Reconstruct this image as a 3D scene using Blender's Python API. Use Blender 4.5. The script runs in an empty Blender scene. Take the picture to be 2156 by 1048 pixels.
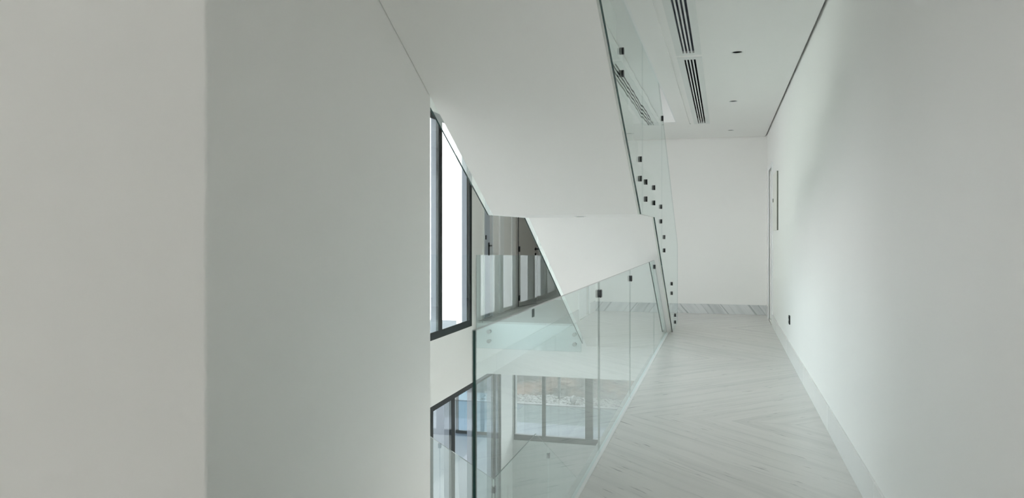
import bpy, bmesh, math, random
from mathutils import Vector, Matrix
random.seed(7)
S = bpy.context.scene
C = S.collection

# ------------------------------------------------------------------ camera
cam_data = bpy.data.cameras.new('camera')
cam_data.sensor_width = 36.0
cam_data.lens = 27.551
cam_data.shift_y = -33.0 / 2156.0
cam_data.clip_start = 0.02
cam_data.dof.use_dof = True
cam_data.dof.focus_distance = 9.0
cam_data.dof.aperture_fstop = 3.2
cam = bpy.data.objects.new('camera', cam_data)
C.objects.link(cam)
cam.location = (0, 0, 1.35)
cam.rotation_euler = (math.radians(90), 0, math.radians(15.061))
S.camera = cam

# ------------------------------------------------------------------ sky and exposure
w = bpy.data.worlds.new('overcast_sky'); S.world = w; w.use_nodes = True
bg = w.node_tree.nodes['Background']
bg.inputs['Color'].default_value = (0.94, 0.972, 1.0, 1)
bg.inputs['Strength'].default_value = 1.0
S.view_settings.view_transform = 'Standard'
S.view_settings.look = 'None'
S.view_settings.exposure = 2.66
S.view_settings.gamma = 1.0
S.view_settings.use_curve_mapping = False
cy = S.cycles
cy.max_bounces = 14; cy.diffuse_bounces = 10; cy.glossy_bounces = 6
cy.transmission_bounces = 8; cy.transparent_max_bounces = 40
cy.use_denoising = True
cy.use_adaptive_sampling = True; cy.adaptive_threshold = 0.04
cy.sample_clamp_indirect = 6.0
cy.caustics_reflective = False; cy.caustics_refractive = False

H = math.pi / 2

# ------------------------------------------------------------------ materials
MATS = {}
def newmat(name):
    m = bpy.data.materials.new(name); m.use_nodes = True
    nt = m.node_tree; nt.nodes.clear()
    out = nt.nodes.new('ShaderNodeOutputMaterial')
    MATS[name] = m
    return m, nt, out
def N(nt, t, **kw):
    n = nt.nodes.new(t)
    for k, v in kw.items():
        if k.startswith('i_'): n.inputs[k[2:].replace('_', ' ')].default_value = v
        else: setattr(n, k, v)
    return n
def L(nt, a, b): nt.links.new(a, b)

def paint(name, col, rough=0.6, var=0.015, bump=0.02, spec=0.3):
    m, nt, out = newmat(name)
    p = N(nt, 'ShaderNodeBsdfPrincipled'); p.inputs['Roughness'].default_value = rough
    p.inputs['Specular IOR Level'].default_value = spec
    g = N(nt, 'ShaderNodeNewGeometry')
    n1 = N(nt, 'ShaderNodeTexNoise'); n1.inputs['Scale'].default_value = 1.3; n1.inputs['Detail'].default_value = 4
    L(nt, g.outputs['Position'], n1.inputs['Vector'])
    mx = N(nt, 'ShaderNodeMix', data_type='RGBA')
    mx.inputs['A'].default_value = tuple(max(0, c - var) for c in col) + (1,)
    mx.inputs['B'].default_value = tuple(min(1, c + var) for c in col) + (1,)
    L(nt, n1.outputs['Fac'], mx.inputs['Factor'])
    L(nt, mx.outputs['Result'], p.inputs['Base Color'])
    if bump:
        n2 = N(nt, 'ShaderNodeTexNoise'); n2.inputs['Scale'].default_value = 220; n2.inputs['Detail'].default_value = 2
        L(nt, g.outputs['Position'], n2.inputs['Vector'])
        b = N(nt, 'ShaderNodeBump'); b.inputs['Strength'].default_value = bump; b.inputs['Distance'].default_value = 0.002
        L(nt, n2.outputs['Fac'], b.inputs['Height']); L(nt, b.outputs['Normal'], p.inputs['Normal'])
    L(nt, p.outputs['BSDF'], out.inputs['Surface'])
    return m

paint('wall_paint', (0.873, 0.863, 0.842))
paint('ceiling_paint', (0.905, 0.90, 0.885))
paint('trim_paint', (0.87, 0.88, 0.875), rough=0.35)
paint('door_paint', (0.54, 0.525, 0.495), rough=0.4, bump=0)
paint('blue_grey_lacquer', (0.46, 0.50, 0.56), rough=0.3, bump=0)
paint('diffuser_white', (0.78, 0.80, 0.785), rough=0.4, bump=0)
paint('black_metal', (0.012, 0.014, 0.014), rough=0.38, var=0.003, bump=0, spec=0.5)
paint('dark_void', (0.006, 0.006, 0.006), rough=0.9, var=0.001, bump=0, spec=0.1)
paint('frame_dark', (0.016, 0.021, 0.021), rough=0.45, var=0.003, bump=0, spec=0.2)
paint('frame_grey', (0.15, 0.175, 0.20), rough=0.4, var=0.01, bump=0)
paint('clear_seal', (0.55, 0.60, 0.58), rough=0.4, bump=0)
paint('steel', (0.35, 0.37, 0.36), rough=0.3, var=0.01, bump=0, spec=0.6)
paint('black_plastic', (0.013, 0.014, 0.015), rough=0.45, var=0.002, bump=0)
paint('cream_enamel', (0.78, 0.775, 0.72), rough=0.4, bump=0)
paint('olive_grey', (0.15, 0.16, 0.13), rough=0.5, bump=0)
paint('concrete_path', (0.050, 0.062, 0.062), rough=0.8, var=0.01, bump=0.2)
paint('pale_paving', (0.085, 0.097, 0.108), rough=0.7, var=0.01, bump=0.1)
paint('kerb_concrete', (0.12, 0.12, 0.118), rough=0.8, var=0.012, bump=0.1)
paint('slate_paving', (0.030, 0.042, 0.052), rough=0.7, var=0.006, bump=0.1)
paint('bounce_pale', (0.24, 0.24, 0.235), rough=0.8, var=0.03, bump=0.1)
paint('grey_timber', (0.06, 0.065, 0.065), rough=0.8, var=0.02, bump=0.1)

# earth bank: tan, pink and grey rock
m, nt, out = newmat('earth_bank')
g = N(nt, 'ShaderNodeNewGeometry')
mp = N(nt, 'ShaderNodeMapping'); mp.inputs['Scale'].default_value = (0.9, 1, 1.6); L(nt, g.outputs['Position'], mp.inputs['Vector'])
n1 = N(nt, 'ShaderNodeTexNoise'); n1.inputs['Scale'].default_value = 1.1; n1.inputs['Detail'].default_value = 8; n1.inputs['Roughness'].default_value = 0.65
L(nt, mp.outputs['Vector'], n1.inputs['Vector'])
r = N(nt, 'ShaderNodeValToRGB'); e = r.color_ramp.elements
e[0].position = 0.32; e[0].color = (0.02, 0.02, 0.018, 1); e[1].position = 0.72; e[1].color = (0.12, 0.085, 0.066, 1)
x = r.color_ramp.elements.new(0.48); x.color = (0.05, 0.048, 0.044, 1)
x = r.color_ramp.elements.new(0.58); x.color = (0.095, 0.068, 0.052, 1)
L(nt, n1.outputs['Fac'], r.inputs['Fac'])
p = N(nt, 'ShaderNodeBsdfPrincipled'); p.inputs['Roughness'].default_value = 0.9
L(nt, r.outputs['Color'], p.inputs['Base Color']); L(nt, p.outputs['BSDF'], out.inputs['Surface'])

# pebbles
m, nt, out = newmat('pebble')
g = N(nt, 'ShaderNodeNewGeometry')
n1 = N(nt, 'ShaderNodeTexNoise'); n1.inputs['Scale'].default_value = 9; n1.inputs['Detail'].default_value = 1
L(nt, g.outputs['Position'], n1.inputs['Vector'])
r = N(nt, 'ShaderNodeValToRGB'); e = r.color_ramp.elements
e[0].position = 0.3; e[0].color = (0.06, 0.06, 0.056, 1); e[1].position = 0.65; e[1].color = (0.16, 0.157, 0.15, 1)
L(nt, n1.outputs['Fac'], r.inputs['Fac'])
p = N(nt, 'ShaderNodeBsdfPrincipled'); p.inputs['Roughness'].default_value = 0.8
L(nt, r.outputs['Color'], p.inputs['Base Color']); L(nt, p.outputs['BSDF'], out.inputs['Surface'])

# marble: veins run at 45 degrees and are book-matched at every slab joint
def marble(name, base, vein, dark, y0=5.86, period=2.88, rough=0.22, plane='XY', strength=1.0, angle=45, sc=1.0):
    m, nt, out = newmat(name)
    g = N(nt, 'ShaderNodeNewGeometry')
    sep = N(nt, 'ShaderNodeSeparateXYZ'); L(nt, g.outputs['Position'], sep.inputs['Vector'])
    X = sep.outputs['X']; Yo = sep.outputs['Y'] if plane == 'XY' else sep.outputs['Z']
    sub = N(nt, 'ShaderNodeMath', operation='SUBTRACT'); L(nt, Yo, sub.inputs[0]); sub.inputs[1].default_value = y0
    pp = N(nt, 'ShaderNodeMath', operation='PINGPONG'); L(nt, sub.outputs[0], pp.inputs[0]); pp.inputs[1].default_value = period
    comb = N(nt, 'ShaderNodeCombineXYZ'); L(nt, X, comb.inputs[0]); L(nt, pp.outputs[0], comb.inputs[1])
    rot = N(nt, 'ShaderNodeVectorRotate', rotation_type='Z_AXIS'); rot.inputs['Angle'].default_value = math.radians(-angle)
    L(nt, comb.outputs[0], rot.inputs['Vector'])
    # slow waviness so the veins are not ruler-straight
    wv = N(nt, 'ShaderNodeTexNoise'); wv.inputs['Scale'].default_value = 1.6; wv.inputs['Detail'].default_value = 3
    L(nt, rot.outputs[0], wv.inputs['Vector'])
    ws = N(nt, 'ShaderNodeVectorMath', operation='SCALE'); ws.inputs['Scale'].default_value = 0.07; L(nt, wv.outputs['Color'], ws.inputs[0])
    ad = N(nt, 'ShaderNodeVectorMath', operation='ADD'); L(nt, rot.outputs[0], ad.inputs[0]); L(nt, ws.outputs[0], ad.inputs[1])
    def streak(sx, sy, scale, lo, hi, det=6):
        mp = N(nt, 'ShaderNodeMapping'); mp.inputs['Scale'].default_value = (sx * sc, sy * sc, 1); L(nt, ad.outputs[0], mp.inputs['Vector'])
        n = N(nt, 'ShaderNodeTexNoise'); n.inputs['Scale'].default_value = scale; n.inputs['Detail'].default_value = det; n.inputs['Roughness'].default_value = 0.6
        L(nt, mp.outputs[0], n.inputs['Vector'])
        r = N(nt, 'ShaderNodeMapRange'); r.inputs['From Min'].default_value = lo; r.inputs['From Max'].default_value = hi
        L(nt, n.outputs['Fac'], r.inputs['Value'])
        return r.outputs['Result']
    s1 = streak(0.3, 8.0, 1.0, 0.48, 0.85)
    s2 = streak(0.8, 42.0, 1.0, 0.56, 0.74)
    s3 = streak(2.6, 46.0, 1.0, 0.645, 0.71, 4)
    mx1 = N(nt, 'ShaderNodeMix', data_type='RGBA'); mx1.inputs['A'].default_value = base + (1,); mx1.inputs['B'].default_value = vein + (1,)
    a = N(nt, 'ShaderNodeMath', operation='MULTIPLY'); L(nt, s1, a.inputs[0]); a.inputs[1].default_value = 0.6 * strength; a.use_clamp = True
    L(nt, a.outputs[0], mx1.inputs['Factor'])
    mx2 = N(nt, 'ShaderNodeMix', data_type='RGBA'); mx2.inputs['B'].default_value = vein + (1,)
    b = N(nt, 'ShaderNodeMath', operation='MULTIPLY'); L(nt, s2, b.inputs[0]); b.inputs[1].default_value = 0.85 * strength; b.use_clamp = True
    L(nt, mx1.outputs['Result'], mx2.inputs['A']); L(nt, b.outputs[0], mx2.inputs['Factor'])
    mx3 = N(nt, 'ShaderNodeMix', data_type='RGBA'); mx3.inputs['B'].default_value = dark + (1,)
    c_ = N(nt, 'ShaderNodeMath', operation='MULTIPLY'); L(nt, s3, c_.inputs[0]); c_.inputs[1].default_value = 0.8 * strength; c_.use_clamp = True
    L(nt, mx2.outputs['Result'], mx3.inputs['A']); L(nt, c_.outputs[0], mx3.inputs['Factor'])
    p = N(nt, 'ShaderNodeBsdfPrincipled'); p.inputs['Roughness'].default_value = rough
    p.inputs['Specular IOR Level'].default_value = 0.35
    L(nt, mx3.outputs['Result'], p.inputs['Base Color']); L(nt, p.outputs['BSDF'], out.inputs['Surface'])
    return m
marble('marble_floor', (0.70, 0.682, 0.657), (0.50, 0.50, 0.49), (0.18, 0.18, 0.18), strength=1.25)
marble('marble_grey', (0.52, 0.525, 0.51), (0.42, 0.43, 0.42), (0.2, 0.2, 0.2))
marble('marble_base_pale', (0.84, 0.84, 0.825), (0.78, 0.785, 0.775), (0.5, 0.5, 0.5), strength=0.5)
marble('marble_base_pale_grey', (0.81, 0.815, 0.805), (0.74, 0.75, 0.745), (0.45, 0.45, 0.45), strength=0.5)
marble('marble_base_veined', (0.68, 0.69, 0.69), (0.36, 0.385, 0.39), (0.11, 0.12, 0.125), y0=-5, period=20, plane='XZ', strength=1.6, angle=-52, sc=0.55)

# clear glass sheet: reflection rises with the angle as on real glass, the rest passes with a faint green tint
def glass(name, tint, wave=0.0, boost=1.0):
    m, nt, out = newmat(name)
    g = N(nt, 'ShaderNodeNewGeometry')
    dt = N(nt, 'ShaderNodeVectorMath', operation='DOT_PRODUCT'); L(nt, g.outputs['Incoming'], dt.inputs[0]); L(nt, g.outputs['Normal'], dt.inputs[1])
    ab = N(nt, 'ShaderNodeMath', operation='ABSOLUTE'); L(nt, dt.outputs['Value'], ab.inputs[0])
    om = N(nt, 'ShaderNodeMath', operation='SUBTRACT'); om.inputs[0].default_value = 1.0; L(nt, ab.outputs[0], om.inputs[1])
    pw = N(nt, 'ShaderNodeMath', operation='POWER'); L(nt, om.outputs[0], pw.inputs[0]); pw.inputs[1].default_value = 5.0
    ml = N(nt, 'ShaderNodeMath', operation='MULTIPLY_ADD'); L(nt, pw.outputs[0], ml.inputs[0]); ml.inputs[1].default_value = 0.96; ml.inputs[2].default_value = 0.04 * boost
    ml.use_clamp = True
    n2_ = N(nt, 'ShaderNodeMath', operation='MULTIPLY'); L(nt, ml.outputs[0], n2_.inputs[0]); n2_.inputs[1].default_value = 2.0
    d1_ = N(nt, 'ShaderNodeMath', operation='ADD'); L(nt, ml.outputs[0], d1_.inputs[0]); d1_.inputs[1].default_value = 1.0
    q_ = N(nt, 'ShaderNodeMath', operation='DIVIDE'); L(nt, n2_.outputs[0], q_.inputs[0]); L(nt, d1_.outputs[0], q_.inputs[1])
    fr_ = N(nt, 'ShaderNodeMath', operation='SUBTRACT'); fr_.inputs[0].default_value = 1.0; L(nt, g.outputs['Backfacing'], fr_.inputs[1])
    ml = N(nt, 'ShaderNodeMath', operation='MULTIPLY'); L(nt, q_.outputs[0], ml.inputs[0]); L(nt, fr_.outputs[0], ml.inputs[1])
    tr = N(nt, 'ShaderNodeBsdfTransparent'); tr.inputs['Color'].default_value = tint + (1,)
    gl = N(nt, 'ShaderNodeBsdfGlossy'); gl.inputs['Roughness'].default_value = 0.0; gl.inputs['Color'].default_value = (0.93, 0.985, 0.985, 1)
    if wave:
        n = N(nt, 'ShaderNodeTexNoise'); n.inputs['Scale'].default_value = 1.7; n.inputs['Detail'].default_value = 1
        L(nt, g.outputs['Position'], n.inputs['Vector'])
        b = N(nt, 'ShaderNodeBump'); b.inputs['Strength'].default_value = 1.0; b.inputs['Distance'].default_value = wave
        L(nt, n.outputs['Fac'], b.inputs['Height']); L(nt, b.outputs['Normal'], gl.inputs['Normal'])
    mx = N(nt, 'ShaderNodeMixShader'); L(nt, ml.outputs[0], mx.inputs['Fac']); L(nt, tr.outputs[0], mx.inputs[1]); L(nt, gl.outputs[0], mx.inputs[2])
    L(nt, mx.outputs[0], out.inputs['Surface'])
    return m
glass('guard_glass', (0.925, 0.972, 0.974))
glass('stair_glass', (0.972, 0.99, 0.975), wave=0.0012)
glass('blue_glass', (0.62, 0.80, 0.90))
glass('window_glass', (0.985, 0.988, 0.985))
m, nt, out = newmat('glass_edge')
p = N(nt, 'ShaderNodeBsdfPrincipled'); p.inputs['Base Color'].default_value = (0.012, 0.05, 0.042, 1); p.inputs['Roughness'].default_value = 0.12
L(nt, p.outputs['BSDF'], out.inputs['Surface'])

# ------------------------------------------------------------------ mesh helpers
def link(name, me, mats, parent=None, loc=None, kind=None):
    o = bpy.data.objects.new(name, me); C.objects.link(o)
    if isinstance(mats, str): mats = [mats]
    if not me.materials:
        for mm in mats: me.materials.append(MATS[mm])
    if parent is not None: o.parent = parent
    if loc is not None: o.location = loc
    if kind: o['kind'] = kind
    return o
def bm_mesh(bm, name='mesh'):
    bmesh.ops.recalc_face_normals(bm, faces=bm.faces)
    me = bpy.data.meshes.new(name); bm.to_mesh(me); bm.free(); return me
def add_box(bm, x0, x1, y0, y1, z0, z1, mi=0):
    v = [bm.verts.new((x, y, z)) for x in (x0, x1) for y in (y0, y1) for z in (z0, z1)]
    for f in ((0, 1, 3, 2), (4, 6, 7, 5), (0, 4, 5, 1), (2, 3, 7, 6), (0, 2, 6, 4), (1, 5, 7, 3)):
        fc = bm.faces.new([v[i] for i in f]); fc.material_index = mi
def add_cyl(bm, c, axis, r, l, seg=20, r2=None, mi=0, caps=True):
    r2 = r if r2 is None else r2
    rotm = {'X': Matrix.Rotation(H, 4, 'Y'), 'Y': Matrix.Rotation(-H, 4, 'X'), 'Z': Matrix.Identity(4)}[axis]
    a = bmesh.ops.create_cone(bm, cap_ends=caps, segments=seg, radius1=r, radius2=r2, depth=l, matrix=Matrix.Translation(c) @ rotm)
    for v in a['verts']:
        for f in v.link_faces: f.material_index = mi
def boxes(name, bl, mats, parent=None, kind=None, bevel=0.0):
    bm = bmesh.new()
    for b in bl: add_box(bm, *b)
    if bevel:
        bmesh.ops.recalc_face_normals(bm, faces=bm.faces)
        bmesh.ops.bevel(bm, geom=list(bm.edges), offset=bevel, segments=2, affect='EDGES', profile=0.5)
    return link(name, bm_mesh(bm, name), mats, parent, None, kind)
def cut(name, solid, holes, mats, parent=None, kind=None, cyls=()):
    """one clean solid with openings cut out of it"""
    bm = bmesh.new(); add_box(bm, *solid); a = bpy.data.objects.new('a', bm_mesh(bm)); C.objects.link(a)
    bm = bmesh.new()
    for h in holes: add_box(bm, *h)
    for c, r_, l_ in cyls: add_cyl(bm, c, 'Z', r_, l_, 32)
    b = bpy.data.objects.new('b', bm_mesh(bm)); C.objects.link(b)
    md = a.modifiers.new('cut', 'BOOLEAN'); md.object = b; md.operation = 'DIFFERENCE'; md.solver = 'EXACT'
    dg = bpy.context.evaluated_depsgraph_get()
    me = bpy.data.meshes.new_from_object(a.evaluated_get(dg))
    bpy.data.objects.remove(a); bpy.data.objects.remove(b)
    me.name = name; me.materials.clear()
    return link(name, me, mats, parent, None, kind)
def prism_x(poly, x0, x1, two=False, clear=(), base_clear=False):
    """outline in (y, z) given thickness along x; with two=True the narrow sides get material 1"""
    bm = bmesh.new(); n = len(poly)
    a = [bm.verts.new((x0, y, z)) for y, z in poly]; b = [bm.verts.new((x1, y, z)) for y, z in poly]
    bm.faces.new(a); bm.faces.new(b[::-1])
    for i in range(n):
        f = bm.faces.new((a[i], b[i], b[(i + 1) % n], a[(i + 1) % n])); f.material_index = 1 if two and not ((base_clear and i == 0) or poly[i][0] == poly[(i + 1) % n][0] and poly[i][0] in clear) else 0
    return bm_mesh(bm)
def prism_y(poly, y0, y1, two=False):
    bm = bmesh.new(); n = len(poly)
    a = [bm.verts.new((x, y0, z)) for x, z in poly]; b = [bm.verts.new((x, y1, z)) for x, z in poly]
    bm.faces.new(a); bm.faces.new(b[::-1])
    for i in range(n):
        f = bm.faces.new((a[i], b[i], b[(i + 1) % n], a[(i + 1) % n])); f.material_index = 1 if two else 0
    return bm_mesh(bm)
def empty(name, loc=(0, 0, 0)):
    o = bpy.data.objects.new(name, None); o.empty_display_size = 0.1; o.location = loc; C.objects.link(o); return o
def tag(o, label, cat, group=None):
    o['label'] = label; o['category'] = cat
    if group: o['group'] = group
    return o
def smooth(o):
    for p_ in o.data.polygons: p_.use_smooth = len(p_.vertices) == 4
    return o

# ------------------------------------------------------------------ the building
LOW = -3.86; UP = 3.86; CEIL = 2.95; TOP = 6.7
XW = -3.65                      # face of the window wall
XF = -0.712                    # edge of the marble along the corridor guard
BY = -3.4                       # corridor end behind the viewer
VY0, VY1 = 3.16, 11.5           # stair void along the corridor

# floors
floor = boxes('floor', [(-0.78, 0.72, BY, 13.6, -0.80, -0.03), (-1.95, -0.78, BY, VY0, -0.80, -0.03),
                        (XW, -0.78, VY1, 15.6, -0.80, -0.03)], 'wall_paint', kind='structure')
rows = [BY, 0.10, 2.98, 5.86, 8.74, 11.62, 13.6]
def slab(x0, x1, y0, y1, z=0.0):
    j = 0.0006
    boxes('marble_slab', [(x0 + j, x1 - j, y0 + j, y1 - j, z - 0.03, z)], 'marble_floor', floor)
for a_, b_ in zip(rows[:-1], rows[1:]): slab(XF, 0.692, a_, b_)
slab(-1.95, -0.78, 1.02, VY0)
for x0, x1 in ((-2.14, XF), (XW, -2.14)): slab(x0, x1, VY1, 13.6)
slab(XW, -2.14, 13.6, 15.6)
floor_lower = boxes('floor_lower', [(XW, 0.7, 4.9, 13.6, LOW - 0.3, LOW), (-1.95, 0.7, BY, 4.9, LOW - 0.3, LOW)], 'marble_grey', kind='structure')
trim = boxes('trim_1', [(-0.78, XF, 2.28, VY1, -0.03, 0.001)], 'trim_paint', kind='structure')

# right wall with the door niche
cut('wall_right', (0.70, 0.95, BY - 0.25, 13.85, LOW - 0.3, TOP), [(0.60, 0.80, 12.02, 12.93, 0.0, 2.33)], 'wall_paint', kind='structure')
# far wall
boxes('wall_far', [(-2.14, 0.70, 13.6, 13.85, -0.8, TOP)], 'wall_paint', kind='structure')
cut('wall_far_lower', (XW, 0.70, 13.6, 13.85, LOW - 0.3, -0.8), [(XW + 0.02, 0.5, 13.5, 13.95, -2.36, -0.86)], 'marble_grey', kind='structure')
# window wall left of the stair void
cut('wall_left', (XW - 0.25, XW, 4.9, 15.85, LOW - 0.3, TOP),
    [(XW - 0.4, XW + 0.1, 5.4, 11.25, -0.045, 2.94), (XW - 0.4, XW + 0.1, 5.4, 12.86, -3.62, -0.90),
     (XW - 0.4, XW + 0.1, 5.4, 7.6, 4.6, 6.3), (XW - 0.4, XW + 0.1, 13.85, 15.95, LOW - 0.4, -0.8), (XW - 0.09, XW + 0.1, 11.84, 12.29, 0.0, 2.33),
     (XW - 0.2, XW + 0.1, 13.93, 14.70, 0.0, 2.33)], 'wall_paint', kind='structure')
# walls beside the camera and beside the stair
boxes('wall_near', [(-1.952, -0.75, BY, 1.02, 0.0, CEIL + 0.1)], 'wall_paint', kind='structure', bevel=0.004)
cut('wall_stair', (-2.15, -1.952, BY, 5.08, LOW - 0.3, TOP), [(-2.3, -1.8, 2.08, 2.58, 1.0, 2.3)], 'wall_paint', kind='structure')
boxes('wall_return', [(XW, -2.15, 4.9, 5.08, LOW - 0.3, TOP)], 'wall_paint', kind='structure')
cut('wall_back', (-2.15, 0.95, BY - 0.25, BY, LOW - 0.3, TOP), [(-0.6, 0.6, BY - 0.4, BY + 0.1, 0.08, 2.6)], 'wall_paint', kind='structure')
# hall beyond the stairs
boxes('wall_hall_right', [(-2.14, -1.94, 13.85, 15.6, -0.8, TOP)], 'wall_paint', kind='structure')
boxes('wall_hall_end', [(XW, -1.94, 15.6, 15.85, -0.8, TOP)], 'wall_paint', kind='structure')
# slabs above and roof
boxes('ceiling_slab', [(-0.64, 0.70, BY, 13.6, 3.06, UP), (XW, -0.64, VY1, 15.6, CEIL + 0.02, UP), (-1.95, -0.64, BY, VY0, CEIL + 0.1, UP),
                       (-0.64, -0.625, BY, 13.6, CEIL, 3.06)], 'ceiling_paint', kind='structure')
boxes('ceiling_top', [(-3.9, 0.95, 4.9, 15.85, TOP, TOP + 0.25), (-2.15, 0.95, BY - 0.25, 4.9, TOP, TOP + 0.25)], 'ceiling_paint', kind='structure')

# corridor ceiling: stops 2 cm short of the right wall, holes for diffusers, downlights and the groove
DL = [(0.122, 7.208), (0.122, 9.867), (0.121, 12.631)]
DIF = [(3.4, 7.17, True), (7.33, 11.74, False)]
holes = [(-0.366, -0.222, a_, b_, 2.9, 3.0) for a_, b_, _ in DIF] + [(-0.470, -0.452, BY + 0.1, 11.78, 2.9, CEIL + 0.012)]
ceiling = cut('ceiling', (-0.625, 0.678, BY, 13.585, CEIL, CEIL + 0.03), holes, 'ceiling_paint', kind='structure',
              cyls=[((x_, y_, CEIL), 0.048, 0.2) for x_, y_ in DL])
boxes('ceiling_hall', [(XW, -0.64, VY1, 13.585, CEIL, CEIL + 0.02), (XW, -2.14, 13.585, 15.6, CEIL, CEIL + 0.02)], 'ceiling_paint', kind='structure')
boxes('ceiling_near', [(-1.95, -0.625, 1.02, VY0, CEIL, CEIL + 0.1)], 'ceiling_paint', kind='structure')
boxes('trim_2', [(-0.66, -0.64, VY0, VY1, CEIL, UP)], 'trim_paint', kind='structure')

# baseboards
bb = empty('baseboard_right', (0.692, 8, 0)); bb['kind'] = 'structure'
ys = [BY, -1.1, 0.6, 2.32, 4.03, 5.74, 7.41, 9.30, 11.0, 11.96]
for i, (a_, b_) in enumerate(zip(ys[:-1], ys[1:])):
    o = boxes('tile', [(0.690, 0.702, a_ + 0.0015, b_ - 0.0015, 0, 0.172)], 'marble_base_pale' if i % 2 else 'marble_base_pale_grey', bevel=0.0015)
    o.parent = bb; o.matrix_parent_inverse = Matrix.Translation((-0.692, -8, 0))
o = boxes('tile', [(0.690, 0.702, 12.99, 13.598, 0, 0.172)], 'marble_base_pale', bb); o.matrix_parent_inverse = Matrix.Translation((-0.692, -8, 0))
bf = empty('baseboard_far', (-0.7, 13.59, 0)); bf['kind'] = 'structure'
for a_, b_ in ((-2.14, -0.70), (-0.70, 0.688)):
    o = boxes('tile', [(a_ + 0.0015, b_ - 0.0015, 13.588, 13.602, 0, 0.160)], 'marble_base_veined', bf, bevel=0.0015)
    o.matrix_parent_inverse = Matrix.Translation((0.7, -13.59, 0))

# ------------------------------------------------------------------ windows
def side_window(name, y0, y1, z0, z1, mull, sillh=0.10, headh=0.09, fw=0.11):
    """framed window in the wall X = XW: dark plates inside, the pane, then grey aluminium bodies outside"""
    xa, xb = XW - 0.020, XW - 0.004; oa, ob = XW - 0.125, XW - 0.05
    fr = boxes(name, [(xa, xb, y0, y1, z0, z0 + sillh), (xa, xb, y0, y1, z1 - headh, z1),
                      (xa, xb, y0, y0 + fw, z0 + sillh, z1 - headh), (xa, xb, y1 - fw, y1, z0 + sillh, z1 - headh)],
               'frame_dark', kind='structure')
    boxes('outer_frame', [(oa, ob, y0, y1, z0, z0 + 0.05), (oa, ob, y0, y1, z1 - 0.05, z1), (oa, ob, y1 - fw, y1, z0 + 0.05, z1 - 0.05)], 'frame_grey', fr)
    edges = [y0 + fw] + [c for m_ in mull for c in (m_ - 0.062, m_ + 0.062)] + [y1 - fw]
    for m_ in mull:
        boxes('mullion', [(xa, xb, m_ - 0.062, m_ + 0.062, z0 + sillh, z1 - headh)], 'frame_dark', fr)
        boxes('outer_mullion', [(oa, ob, m_ - 0.055, m_ + 0.055, z0 + 0.05, z1 - 0.05)], 'frame_grey', fr)
    for a_, b_ in zip(edges[::2], edges[1::2]):
        boxes('pane', [(XW - 0.016, XW - 0.010, a_, b_, z0 + sillh, z1 - headh)], 'window_glass', fr)
    return fr
side_window('window_1', 5.4, 11.25, -0.045, 2.94, [6.4, 7.55, 8.72, 9.90])
side_window('window_2', 5.4, 12.86, -3.62, -0.90, [6.45, 7.5, 8.55, 9.56, 10.42, 11.44, 12.48], sillh=0.08, headh=0.075)
side_window('window_added_upper', 5.4, 7.6, 4.6, 6.3, [6.5])  # unseen upper window, added to bring light into the stair void
# lower window in the far wall
f3 = boxes('window_3', [(XW + 0.02, 0.5, 13.62, 13.70, -2.36, -2.26), (XW + 0.02, 0.5, 13.62, 13.70, -0.93, -0.86),
                        (XW + 0.02, XW + 0.03, 13.62, 13.70, -2.26, -0.93), (0.42, 0.5, 13.62, 13.70, -2.26, -0.93)], 'frame_dark', kind='structure')
e3 = [XW + 0.03]
for xm, hw in ((-3.085, 0.028), (-2.27, 0.065), (-1.4, 0.028), (-0.5, 0.065)):
    boxes('mullion', [(xm - hw, xm + hw, 13.62, 13.70, -2.26, -0.93)], 'frame_dark', f3); e3 += [xm - hw, xm + hw]
e3.append(0.42)
for a_, b_ in zip(e3[::2], e3[1::2]):
    boxes('pane', [(a_, b_, 13.655, 13.663, -2.26, -0.93)], 'window_glass', f3)
# unseen corridor-end window, added behind the viewer to light the near walls
def added_back_window(name, x0, x1, z0, z1):
    fw = 0.06
    f5 = boxes(name, [(x0, x1, BY - 0.1, BY - 0.03, z0, z0 + fw), (x0, x1, BY - 0.1, BY - 0.03, z1 - fw, z1), (x0, x0 + fw, BY - 0.1, BY - 0.03, z0 + fw, z1 - fw),
                      (x1 - fw, x1, BY - 0.1, BY - 0.03, z0 + fw, z1 - fw)], 'frame_dark', kind='structure')
    boxes('pane', [(x0 + fw, x1 - fw, BY - 0.07, BY - 0.062, z0 + fw, z1 - fw)], 'window_glass', f5)
added_back_window('window_added_back', -0.6, 0.6, 0.08, 2.6)
f6 = boxes('window_added_recess', [(-2.05, -1.98, 2.08, 2.58, 1.0, 1.05), (-2.05, -1.98, 2.08, 2.58, 2.25, 2.3), (-2.05, -1.98, 2.08, 2.13, 1.05, 2.25), (-2.05, -1.98, 2.53, 2.58, 1.05, 2.25)], 'frame_dark', kind='structure')  # unseen recess window, added to light the right wall
boxes('pane', [(-2.02, -2.012, 2.13, 2.53, 1.05, 2.25)], 'window_glass', f6)

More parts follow.
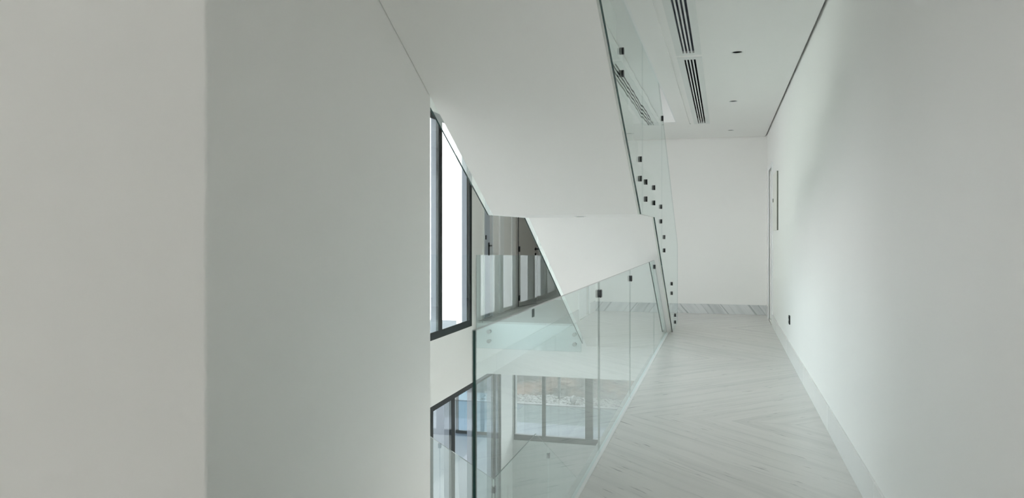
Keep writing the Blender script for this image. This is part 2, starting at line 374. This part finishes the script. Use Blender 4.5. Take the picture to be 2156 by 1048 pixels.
# ------------------------------------------------------------------ doors
def lever(parent, c, along, out_, drop=True):
    """black lever handle: rose on the leaf, neck, lever bar and key rose; 'along' is the lever direction in y"""
    bm = bmesh.new(); x, y, z = c
    add_cyl(bm, (x + out_ * 0.006, y, z), 'X', 0.027, 0.012, 20)
    add_cyl(bm, (x + out_ * 0.03, y, z), 'X', 0.010, 0.05, 12)
    add_box(bm, x + out_ * 0.045, x + out_ * 0.06, min(y - along * 0.01, y + along * 0.125), max(y - along * 0.01, y + along * 0.125), z - 0.010, z + 0.010)
    o = link('handle', bm_mesh(bm), 'black_metal', parent)
    if drop:
        bm = bmesh.new(); add_cyl(bm, (x + out_ * 0.006, y, z - 0.10), 'X', 0.025, 0.012, 20); add_cyl(bm, (x + out_ * 0.014, y, z - 0.10), 'X', 0.010, 0.01, 12)
        link('key_rose', bm_mesh(bm), 'black_metal', parent)
    return o
# door in the right wall: casing and recessed leaf
d2 = boxes('door_2', [(0.686, 0.71, 11.96, 12.02, 0, 2.39), (0.686, 0.71, 12.93, 12.99, 0, 2.39), (0.686, 0.71, 12.02, 12.93, 2.33, 2.39)], 'trim_paint', kind='structure', bevel=0.002)
lf = boxes('door_leaf', [(0.735, 0.775, 12.025, 12.925, 0.005, 2.325)], 'trim_paint', d2, bevel=0.002)
# narrow blue-grey door in the window wall
d1 = boxes('door_1', [(XW - 0.005, XW + 0.018, 11.80, 11.84, 0, 2.37), (XW - 0.005, XW + 0.018, 12.29, 12.33, 0, 2.37), (XW - 0.005, XW + 0.018, 11.84, 12.29, 2.33, 2.37)], 'trim_paint', kind='structure')
lf = boxes('door_leaf', [(XW - 0.07, XW - 0.03, 11.845, 12.285, 0.005, 2.325)], 'blue_grey_lacquer', d1, bevel=0.002)
bm = bmesh.new()
add_box(bm, XW - 0.03, XW - 0.018, 12.19, 12.235, 0.985, 1.20); add_cyl(bm, (XW - 0.005, 12.212, 1.15), 'X', 0.012, 0.04, 12)
add_box(bm, XW + 0.008, XW + 0.024, 12.10, 12.225, 1.138, 1.162)
link('handle', bm_mesh(bm), 'black_metal', lf)
for yy in (11.90, 12.03):
    boxes('black_plate', [(XW - 0.03, XW - 0.02, yy, yy + 0.045, 1.25, 1.32)], 'black_metal', lf, bevel=0.002)
# door standing ajar at the end of the hall
d3 = boxes('door_3', [(XW - 0.005, XW + 0.02, 13.82, 13.925, 0, 2.42), (XW - 0.005, XW + 0.02, 14.705, 14.81, 0, 2.42), (XW - 0.005, XW + 0.02, 13.925, 14.705, 2.335, 2.42)], 'door_paint', kind='structure', bevel=0.002)
bm = bmesh.new(); add_box(bm, -0.042, 0.0, 0.004, 0.762, 0.008, 2.325)
leaf = link('door_leaf', bm_mesh(bm), 'door_paint', d3, (XW + 0.024, 13.945, 0)); leaf.rotation_euler.z = math.radians(-12.5)
boxes('gap_shadow', [(-0.042, 0.003, -0.012, 0.003, 0.008, 2.325), (-0.042, 0.001, 0.003, 0.762, 0.0015, 0.008)], 'black_metal', leaf)  # black strips paint the dark hinge gap and the shadow under the leaf
lever(leaf, (0.0, 0.70, 1.05), 1, 1)
for zz in (0.16, 1.06, 2.05):
    bm = bmesh.new(); add_cyl(bm, (0.008, 0.0, zz), 'Z', 0.010, 0.10, 12); add_box(bm, -0.004, 0.004, 0.0, 0.06, zz - 0.05, zz + 0.05)
    link('hinge', bm_mesh(bm), 'black_metal', leaf)
# flat casing strips on the hall wall between the two doors
boxes('trim_3', [(XW - 0.002, XW + 0.03, 12.70, 12.94, 0, CEIL)], 'trim_paint', kind='structure', bevel=0.004)
boxes('trim_4', [(XW - 0.002, XW + 0.02, 13.50, 13.62, 0, CEIL)], 'trim_paint', kind='structure', bevel=0.004)
boxes('trim_5', [(-2.26, -2.14, 13.60, 13.88, 0, 2.42)], 'trim_paint', kind='structure', bevel=0.004)

# ------------------------------------------------------------------ staircases
YA, YB, ZS = 6.60, 7.92, 1.51          # landing soffit
RI, TR = UP / 22.0, 0.344
def soffit(y):
    if y > YB: return ZS - 0.512 * (y - YB)
    if y < YA: return ZS + 0.512 * (YA - y)
    return ZS
def rail(y):
    if y > 8.42: return 3.0 - 0.495 * (y - 8.42)
    if y < 6.76: return 3.0 + 0.495 * (6.76 - y)
    return 3.0
SX0, SX1 = -1.948, -0.686
def staircase(dz, hide_foot):
    root = empty('staircase', (-1.33, 8.0, dz))
    inv = Matrix.Translation((1.33, -8.0, 0))
    def part(name, me, mats, parent=None):
        o = link(name, me, mats, parent or root)
        if parent is None: o.matrix_parent_inverse = inv
        return o
    # lower flight: smooth soffit below, steps above
    pts = [(VY1 - 0.002, 0.0)]
    y = VY1 - 0.002
    for i in range(11):
        z = RI * (i + 1); pts.append((y, z))
        ny = y - TR if i < 10 else YB
        pts.append((ny, z)); y = ny
    pts.append((YB, soffit(YB)))
    if hide_foot: pts += [(YB + ZS / 0.512, 0.0)]
    else: pts += [(VY1 - 0.002, soffit(VY1 - 0.002))]
    part('lower_flight', prism_x(pts, SX0, SX1), 'wall_paint')
    part('landing', prism_x([(YB, ZS), (YB, RI * 11), (YA, RI * 11), (YA, ZS)], SX0, SX1), 'wall_paint')
    pts = [(YA, ZS), (YA, RI * 11)]; y = YA
    for i in range(11):
        z = RI * (12 + i); pts.append((y, z))
        ny = y - TR if i < 10 else VY0 + 0.002
        if ny < VY0 + 0.002: ny = VY0 + 0.002
        pts.append((ny, z)); y = ny
        if ny <= VY0 + 0.0021: break
    pts.append((VY0 + 0.002, soffit(VY0 + 0.002)))
    part('upper_flight', prism_x(pts, SX0, SX1), 'wall_paint')
    # recessed lamp in the landing soffit
    bm = bmesh.new(); add_cyl(bm, (-1.28, 7.2, ZS - 0.003), 'Z', 0.055, 0.006, 28)
    ring = part('downlight_ring', bm_mesh(bm), 'diffuser_white')
    bm = bmesh.new(); add_cyl(bm, (-1.28, 7.2, ZS - 0.007), 'Z', 0.036, 0.004, 24)
    part('downlight_lens', bm_mesh(bm), 'steel')
    # glass guards
    def panel(x0, x1, ya, yb, foot=None, clear=()):
        ys_ = sorted({ya, yb} | {k for k in (YA, YB, 6.76, 8.42) if ya < k < yb})
        top = [(k, rail(k)) for k in ys_ if k in (ya, yb, 6.76, 8.42)]
        bot = [k for k in ys_ if k in (ya, yb, YA, YB)]
        bl = [(k, soffit(k)) for k in bot]
        if foot is not None and bl[-1][1] < foot:
            yc = YB + (ZS - foot) / 0.512
            bl = [q for q in bl if q[1] >= foot] + [(yc, foot), (yb, foot)]
        return part('glass_panel', prism_x(bl + top[::-1], x0, x1, True, clear), ['stair_glass', 'glass_edge'])
    GX0, GX1 = -0.670, -0.658
    pr = [panel(GX0, GX1, 8.952, 12.10, 0.004, (8.952,)), panel(GX0, GX1, 6.752, 8.948, None, (6.752, 8.948))]
    if not hide_foot: pr += [panel(GX0, GX1, 4.302, 6.748, None, (4.302, 6.748)), panel(GX0, GX1, 3.20, 4.298, None, (4.298,))]
    gl0, gl1 = -2.000, -1.988
    pl = [panel(gl0, gl1, 9.062, VY1 - 0.10, 0.004 if hide_foot else -0.36, (9.062,)), panel(gl0, gl1, 6.772, 9.058, None, (6.772, 9.058)), panel(gl0, gl1, 5.09, 6.768, None, (6.768,))]
    def seal(p_, xa, xb, yc):
        bm = bmesh.new(); add_box(bm, xa, xb, yc - 0.0018, yc + 0.0018, soffit(yc), rail(yc)); link('seal', bm_mesh(bm), 'clear_seal', p_)
    seal(pr[0], GX0, GX1, 8.95); seal(pl[0], gl0, gl1, 9.06); seal(pl[1], gl0, gl1, 6.77)
    if not hide_foot: seal(pr[1], GX0, GX1, 6.75); seal(pr[2], GX0, GX1, 4.30)
    def standoff(p_, yc, zc, side):
        bm = bmesh.new()
        if side > 0:
            add_cyl(bm, ((GX1 + 0.007), yc, zc), 'X', 0.024, 0.014, 20); add_cyl(bm, ((SX1 + GX0) / 2, yc, zc), 'X', 0.022, GX0 - SX1, 20)
        else:
            add_cyl(bm, (gl0 - 0.007, yc, zc), 'X', 0.024, 0.014, 20); add_cyl(bm, ((SX0 + gl1) / 2, yc, zc), 'X', 0.022, SX0 - gl1, 20)
        smooth(link('standoff', bm_mesh(bm), 'black_metal' if side > 0 else 'trim_paint', p_))
    ST = [(5.295, 2.578, 2.426, 2), (6.506, 1.960, 1.800, 2), (6.995, 1.803, 1.652, 1), (7.826, 1.80, 1.650, 1), (8.735, 1.642, 1.481, 1),
          (9.235, 1.306, 1.152, 0), (10.616, 0.680, 0.554, 0), (11.40, 0.183, 0.085, 0)]
    for yc, za, zb, k in ST:
        if k >= len(pr): continue
        for zc in (za, zb):
            standoff(pr[k], yc, zc, 1)
    for yc, k in ((5.4, 2), (6.5, 2), (7.0, 1), (8.8, 1), (9.3, 0), (10.6, 0)):
        for dzz in (0.17, 0.32):
            standoff(pl[k], yc, soffit(yc) + dzz, -1)
    def clamp(p_, xa, xb, yc, zc):
        bm = bmesh.new(); add_box(bm, xa - 0.012, xa, yc - 0.022, yc + 0.022, zc - 0.028, zc + 0.028); add_box(bm, xb, xb + 0.012, yc - 0.022, yc + 0.022, zc - 0.028, zc + 0.028)
        link('clamp', bm_mesh(bm), 'black_metal', p_)
    clamp(pr[0], GX0, GX1, 8.95, 2.64)
    clamp(pl[0], gl0, gl1, 9.06, rail(9.06) - 0.10); clamp(pl[1], gl0, gl1, 6.77, 2.905)
    return root
tag(staircase(0.0, False), 'white staircase with clear glass sides rising from the corridor over the void', 'staircase')
tag(staircase(LOW, True), 'lower staircase with glass sides seen below through the corridor balustrade', 'staircase')

# ------------------------------------------------------------------ corridor balustrade
gb = empty('glass_balustrade', (-0.736, 5.5, 0))
inv = Matrix.Translation((0.736, -5.5, 0))
edges = [2.29, 4.79, 6.46, 8.77]
for i in range(3):
    a_, b_ = edges[i] + (0.002 if i else 0), edges[i + 1] - 0.002
    o = link('glass_panel', prism_x([(a_, 0.002), (b_, 0.002), (b_, 1.053), (a_, 1.053)], -0.742, -0.730, True, tuple(q for q, k_ in ((a_, i > 0), (b_, True)) if k_), True), ['guard_glass', 'glass_edge'], gb)
    o.matrix_parent_inverse = inv
# last pane: a wedge that fills the gap under the sloping stair
o = link('glass_panel', prism_x([(8.772, 0.002), (YB + (ZS - 0.022) / 0.512, 0.002), (YB + (ZS - 0.032) / 0.512, 0.012), (8.772, soffit(8.772) - 0.022)], -0.742, -0.730, True, (8.772,), True), ['guard_glass', 'glass_edge'], gb)
o.matrix_parent_inverse = inv
for yc in edges[1:4]:
    bm = bmesh.new(); add_box(bm, -0.742, -0.730, yc - 0.0018, yc + 0.0018, 0.002, 1.053)
    o = link('seal', bm_mesh(bm), 'clear_seal', gb); o.matrix_parent_inverse = inv
for yc in (4.79, 6.46, 8.77):
    zc = 0.98
    bm = bmesh.new(); add_box(bm, -0.754, -0.742, yc - 0.02, yc + 0.02, zc - 0.024, zc + 0.024); add_box(bm, -0.730, -0.718, yc - 0.02, yc + 0.02, zc - 0.024, zc + 0.024)
    bmesh.ops.recalc_face_normals(bm, faces=bm.faces); bmesh.ops.bevel(bm, geom=list(bm.edges), offset=0.003, segments=2, affect='EDGES')
    o = link('clamp', bm_mesh(bm), 'black_metal', gb); o.matrix_parent_inverse = inv
tag(gb, 'frameless clear glass balustrade along the marble corridor floor', 'balustrade')

# balustrade across the far edge of the void
fb = empty('glass_balustrade', (-2.8, 11.426, -0.4))
inv = Matrix.Translation((2.8, -11.426, 0.4))
o = link('glass_panel', prism_y([(XW + 0.012, -0.40), (-2.015, -0.40), (-2.015, 1.02), (XW + 0.012, 1.02)], 11.42, 11.432, True), ['guard_glass', 'glass_edge'], fb)
o.matrix_parent_inverse = inv; pane = o
for xc in (-3.44, -2.12):
    for zc in (-0.147, -0.292):
        bm = bmesh.new(); add_cyl(bm, (xc, 11.413, zc), 'Y', 0.03, 0.014, 24); add_cyl(bm, (xc, 11.466, zc), 'Y', 0.024, 0.068, 20)
        smooth(link('standoff', bm_mesh(bm), 'steel', pane))
tag(fb, 'clear glass balustrade with round steel fixings across the far edge of the void', 'balustrade')

# ------------------------------------------------------------------ ceiling diffusers
def diffuser(y0, y1, fins, label):
    root = empty('slot_diffuser', (-0.294, (y0 + y1) / 2, CEIL))
    inv = Matrix.Translation((0.294, -(y0 + y1) / 2, -CEIL))
    zb = CEIL - 0.004
    def part(name, bl, mat):
        o = boxes(name, bl, mat, root); o.matrix_parent_inverse = inv; return o
    ex = 0.055
    part('frame', [(-0.405, -0.346, y0 - 0.03, y1 + 0.03, zb, CEIL + 0.02), (-0.242, -0.183, y0 - 0.03, y1 + 0.03, zb, CEIL + 0.02),
                   (-0.346, -0.242, y0 - 0.03, y0 + ex, zb, CEIL + 0.02), (-0.346, -0.242, y1 - ex, y1 + 0.03, zb, CEIL + 0.02)], 'diffuser_white')
    xs = [-0.346, -0.3285, -0.3145, -0.3005, -0.2875, -0.2735, -0.2595, -0.242]
    for a_, b_ in ((-0.3305, -0.3175), (-0.3015, -0.2885), (-0.2725, -0.2595)):
        part('bar', [(a_, b_, y0 + ex, y1 - ex, zb, CEIL + 0.001)], 'diffuser_white')
    part('plenum', [(-0.366, -0.222, y0, y1, CEIL + 0.075, CEIL + 0.08), (-0.366, -0.361, y0, y1, CEIL + 0.02, CEIL + 0.075), (-0.227, -0.222, y0, y1, CEIL + 0.02, CEIL + 0.075)], 'dark_void')
    if fins:
        bm = bmesh.new(); y = y0 + ex + 0.02
        while y < y1 - ex:
            add_box(bm, -0.346, -0.242, y, y + 0.004, CEIL + 0.012, CEIL + 0.022); y += 0.024
        o = link('fins', bm_mesh(bm), 'frame_grey', root); o.matrix_parent_inverse = inv; o['kind'] = 'stuff'
    tag(root, label, 'air vent')
diffuser(3.4, 7.17, True, 'four-slot white ceiling air vent with fine fins, cut by the top of the picture')
diffuser(7.33, 11.74, False, 'four-slot white ceiling air vent nearer the far wall')

# ------------------------------------------------------------------ downlights
def downlight(x, y, label):
    root = empty('downlight', (x, y, CEIL))
    bm = bmesh.new()
    seg = 32
    prof = [(0.054, -0.0005), (0.053, -0.003), (0.047, -0.003), (0.0455, 0.0), (0.044, 0.003)]
    rings = [[bm.verts.new((r_ * math.cos(2 * math.pi * k / seg), r_ * math.sin(2 * math.pi * k / seg), z_)) for k in range(seg)] for r_, z_ in prof]
    for a_, b_ in zip(rings[:-1], rings[1:]):
        for k in range(seg): bm.faces.new((a_[k], a_[(k + 1) % seg], b_[(k + 1) % seg], b_[k]))
    link('trim_ring', bm_mesh(bm), 'diffuser_white', root)
    bm = bmesh.new()
    prof = [(0.0445, 0.002), (0.040, 0.03), (0.032, 0.055)]
    rings = [[bm.verts.new((r_ * math.cos(2 * math.pi * k / seg), r_ * math.sin(2 * math.pi * k / seg), z_)) for k in range(seg)] for r_, z_ in prof]
    for a_, b_ in zip(rings[:-1], rings[1:]):
        for k in range(seg): bm.faces.new((a_[k], a_[(k + 1) % seg], b_[(k + 1) % seg], b_[k]))
    link('reflector', bm_mesh(bm), 'dark_void', root)
    bm = bmesh.new(); add_cyl(bm, (0, 0, 0.056), 'Z', 0.030, 0.006, 24)
    link('lens', bm_mesh(bm), 'black_metal', root)
    tag(root, label, 'downlight', 'recessed corridor downlights')
for (x_, y_), lb in zip(DL, ('largest round recessed downlight beside the finned air vent', 'middle round recessed downlight of the three in the corridor ceiling',
                            'smallest round recessed downlight next to the far wall')):
    downlight(x_, y_, lb)

# ------------------------------------------------------------------ things on the right wall
ep = empty('panel_box', (0.70, 11.24, 1.78)); inv = Matrix.Translation((-0.70, -11.24, -1.78))
o = boxes('back_box', [(0.683, 0.6995, 10.80, 11.68, 1.392, 2.168)], 'olive_grey', ep); o.matrix_parent_inverse = inv
o = boxes('cover', [(0.678, 0.683, 10.80, 11.68, 1.392, 2.168)], 'cream_enamel', ep, bevel=0.001); o.matrix_parent_inverse = inv; cov = o
o = boxes('latch', [(0.670, 0.678, 11.44, 11.50, 1.78, 1.83)], 'olive_grey', cov)
tag(ep, 'shallow cream panel box cover mounted on the right wall', 'panel box')
so = empty('wall_socket', (0.70, 8.97, 0.414)); inv = Matrix.Translation((-0.70, -8.97, -0.414))
o = boxes('plate', [(0.690, 0.701, 8.922, 9.018, 0.366, 0.462)], 'black_plastic', so, bevel=0.003); o.matrix_parent_inverse = inv
for zz in (0.39, 0.438):
    bm = bmesh.new(); add_box(bm, 0.687, 0.691, 8.935, 9.005, zz - 0.018, zz + 0.018)
    for dy in (-0.014, 0.014): add_cyl(bm, (0.6865, 8.97 + dy, zz), 'X', 0.004, 0.003, 10)
    o = link('outlet', bm_mesh(bm), 'black_metal', so); o.matrix_parent_inverse = inv
tag(so, 'black wall socket low on the right wall above the baseboard', 'socket')

# ------------------------------------------------------------------ outside
GZ = LOW - 0.06
boxes('ground_paving', [(-5.9, 25, 13.86, 21.2, GZ - 0.3, GZ)], 'pale_paving', kind='structure')
boxes('ground_path', [(-5.9, 25, 21.2, 23.4, GZ - 0.3, GZ - 0.005)], 'concrete_path', kind='structure')
boxes('trim_kerb', [(-9, 25, 23.4, 23.6, GZ - 0.3, GZ + 0.03)], 'kerb_concrete', kind='structure')
boxes('ground_terrace', [(-30, -12, -10, 13.86, GZ - 0.3, GZ), (-30, -5.9, 13.86, 23.4, GZ - 0.3, GZ), (-30, -9, 23.4, 45, GZ - 0.3, GZ)], 'slate_paving', kind='structure')
boxes('ground_bounce', [(-12, -3.9, 4.9, 13.86, GZ - 0.3, GZ), (-12, -2.15, -10, 4.9, GZ - 0.3, GZ)], 'bounce_pale', kind='structure')  # unseen pale ground, added to bounce daylight up to ceiling and soffits
boxes('ground_bed', [(-9, 25, 23.6, 28, GZ - 0.3, GZ - 0.06)], 'kerb_concrete', kind='structure')
# pebble bed
bm = bmesh.new()
ico = bmesh.new(); bmesh.ops.create_icosphere(ico, subdivisions=1, radius=1.0)
iv = [v.co.copy() for v in ico.verts]; ifc = [[v.index for v in f.verts] for f in ico.faces]; ico.free()
verts = []; faces = []
for i in range(3400):
    px = random.uniform(-7.5, 0.5); py = random.uniform(23.68, 25.3)
    if (abs(px + 5.06) < 0.13 and abs(py - 24.64) < 0.13) or (abs(px + 4.45) < 0.2 and abs(py - 23.8) < 0.2): continue
    s_ = random.uniform(0.03, 0.065); b0 = len(verts)
    rz = random.uniform(0, 6.28); cs, sn = math.cos(rz), math.sin(rz)
    ax, ay, az = s_ * random.uniform(0.8, 1.4), s_ * random.uniform(0.7, 1.1), s_ * random.uniform(0.5, 0.8)
    for v in iv:
        qx, qy, qz = v.x * ax, v.y * ay, v.z * az
        verts.append((px + qx * cs - qy * sn, py + qx * sn + qy * cs, GZ - 0.06 + az * 0.7 + qz))
    faces += [[k + b0 for k in f] for f in ifc]
bm.free()
me = bpy.data.meshes.new('pebble_bed'); me.from_pydata(verts, [], faces)
pb = link('pebble_bed', me, 'pebble', kind='stuff'); tag(pb, 'strip of pale pebbles outside beyond the lower window', 'pebbles')
# rough earth bank behind the pebbles
bm = bmesh.new(); nx, nz = 90, 22
from mathutils import noise as mnoise
grid = [[None] * (nz + 1) for _ in range(nx + 1)]
for i in range(nx + 1):
    for k in range(nz + 1):
        x = -8.2 + 18.2 * i / nx; t = k / nz; z = GZ - 0.1 + 2.2 * t
        d = mnoise.fractal(Vector((x * 0.8, t * 2.2, 3.1)), 0.9, 2.0, 4) * 0.28
        grid[i][k] = bm.verts.new((x, 25.0 + 0.75 * t * 2.0 + d, z))
for i in range(nx):
    for k in range(nz): bm.faces.new((grid[i][k], grid[i + 1][k], grid[i + 1][k + 1], grid[i][k + 1]))
bk = []
for i in range(nx + 1): bk.append((bm.verts.new((-8.2 + 18.2 * i / nx, 28, GZ - 0.1)), bm.verts.new((-8.2 + 18.2 * i / nx, 28, GZ + 2.1))))
for i in range(nx):
    bm.faces.new((grid[i][nz], grid[i + 1][nz], bk[i + 1][1], bk[i][1])); bm.faces.new((bk[i][1], bk[i + 1][1], bk[i + 1][0], bk[i][0]))
eb = link('earth_bank', bm_mesh(bm), 'earth_bank', kind='structure')
# post and stone in the pebble bed
pst = boxes('fence_post', [(-5.10, -5.02, 24.6, 24.68, GZ - 0.06, GZ + 1.6)], 'grey_timber', bevel=0.01)
tag(pst, 'grey post standing in the pebbles outside the lower window', 'post')
bm = bmesh.new(); bmesh.ops.create_icosphere(bm, subdivisions=2, radius=1.0)
for v in bm.verts:
    d = 1 + 0.18 * mnoise.noise(v.co * 1.7); v.co = Vector((v.co.x * 0.11 * d, v.co.y * 0.10 * d, v.co.z * 0.14 * d))
st = link('garden_stone', bm_mesh(bm), 'pebble', None, (-4.45, 23.8, GZ + 0.15)); tag(st, 'single larger stone lying on the pebble strip', 'stone')
# dark-framed glass screen on the terrace outside the lower left window
gs = boxes('glass_screen', [(-6.82, -6.75, 19.6, 19.66, GZ, GZ + 2.0), (-5.47, -5.40, 19.6, 19.66, GZ, GZ + 2.0),
                            (-6.75, -5.47, 19.6, 19.66, GZ, GZ + 0.08), (-6.75, -5.47, 19.6, 19.66, GZ + 1.92, GZ + 2.0)], 'frame_dark')
boxes('pane', [(-6.75, -5.47, 19.626, 19.634, GZ + 0.08, GZ + 1.92)], 'blue_glass', gs)
tag(gs, 'dark framed blue glass screen standing outside beyond the lower left window', 'screen')
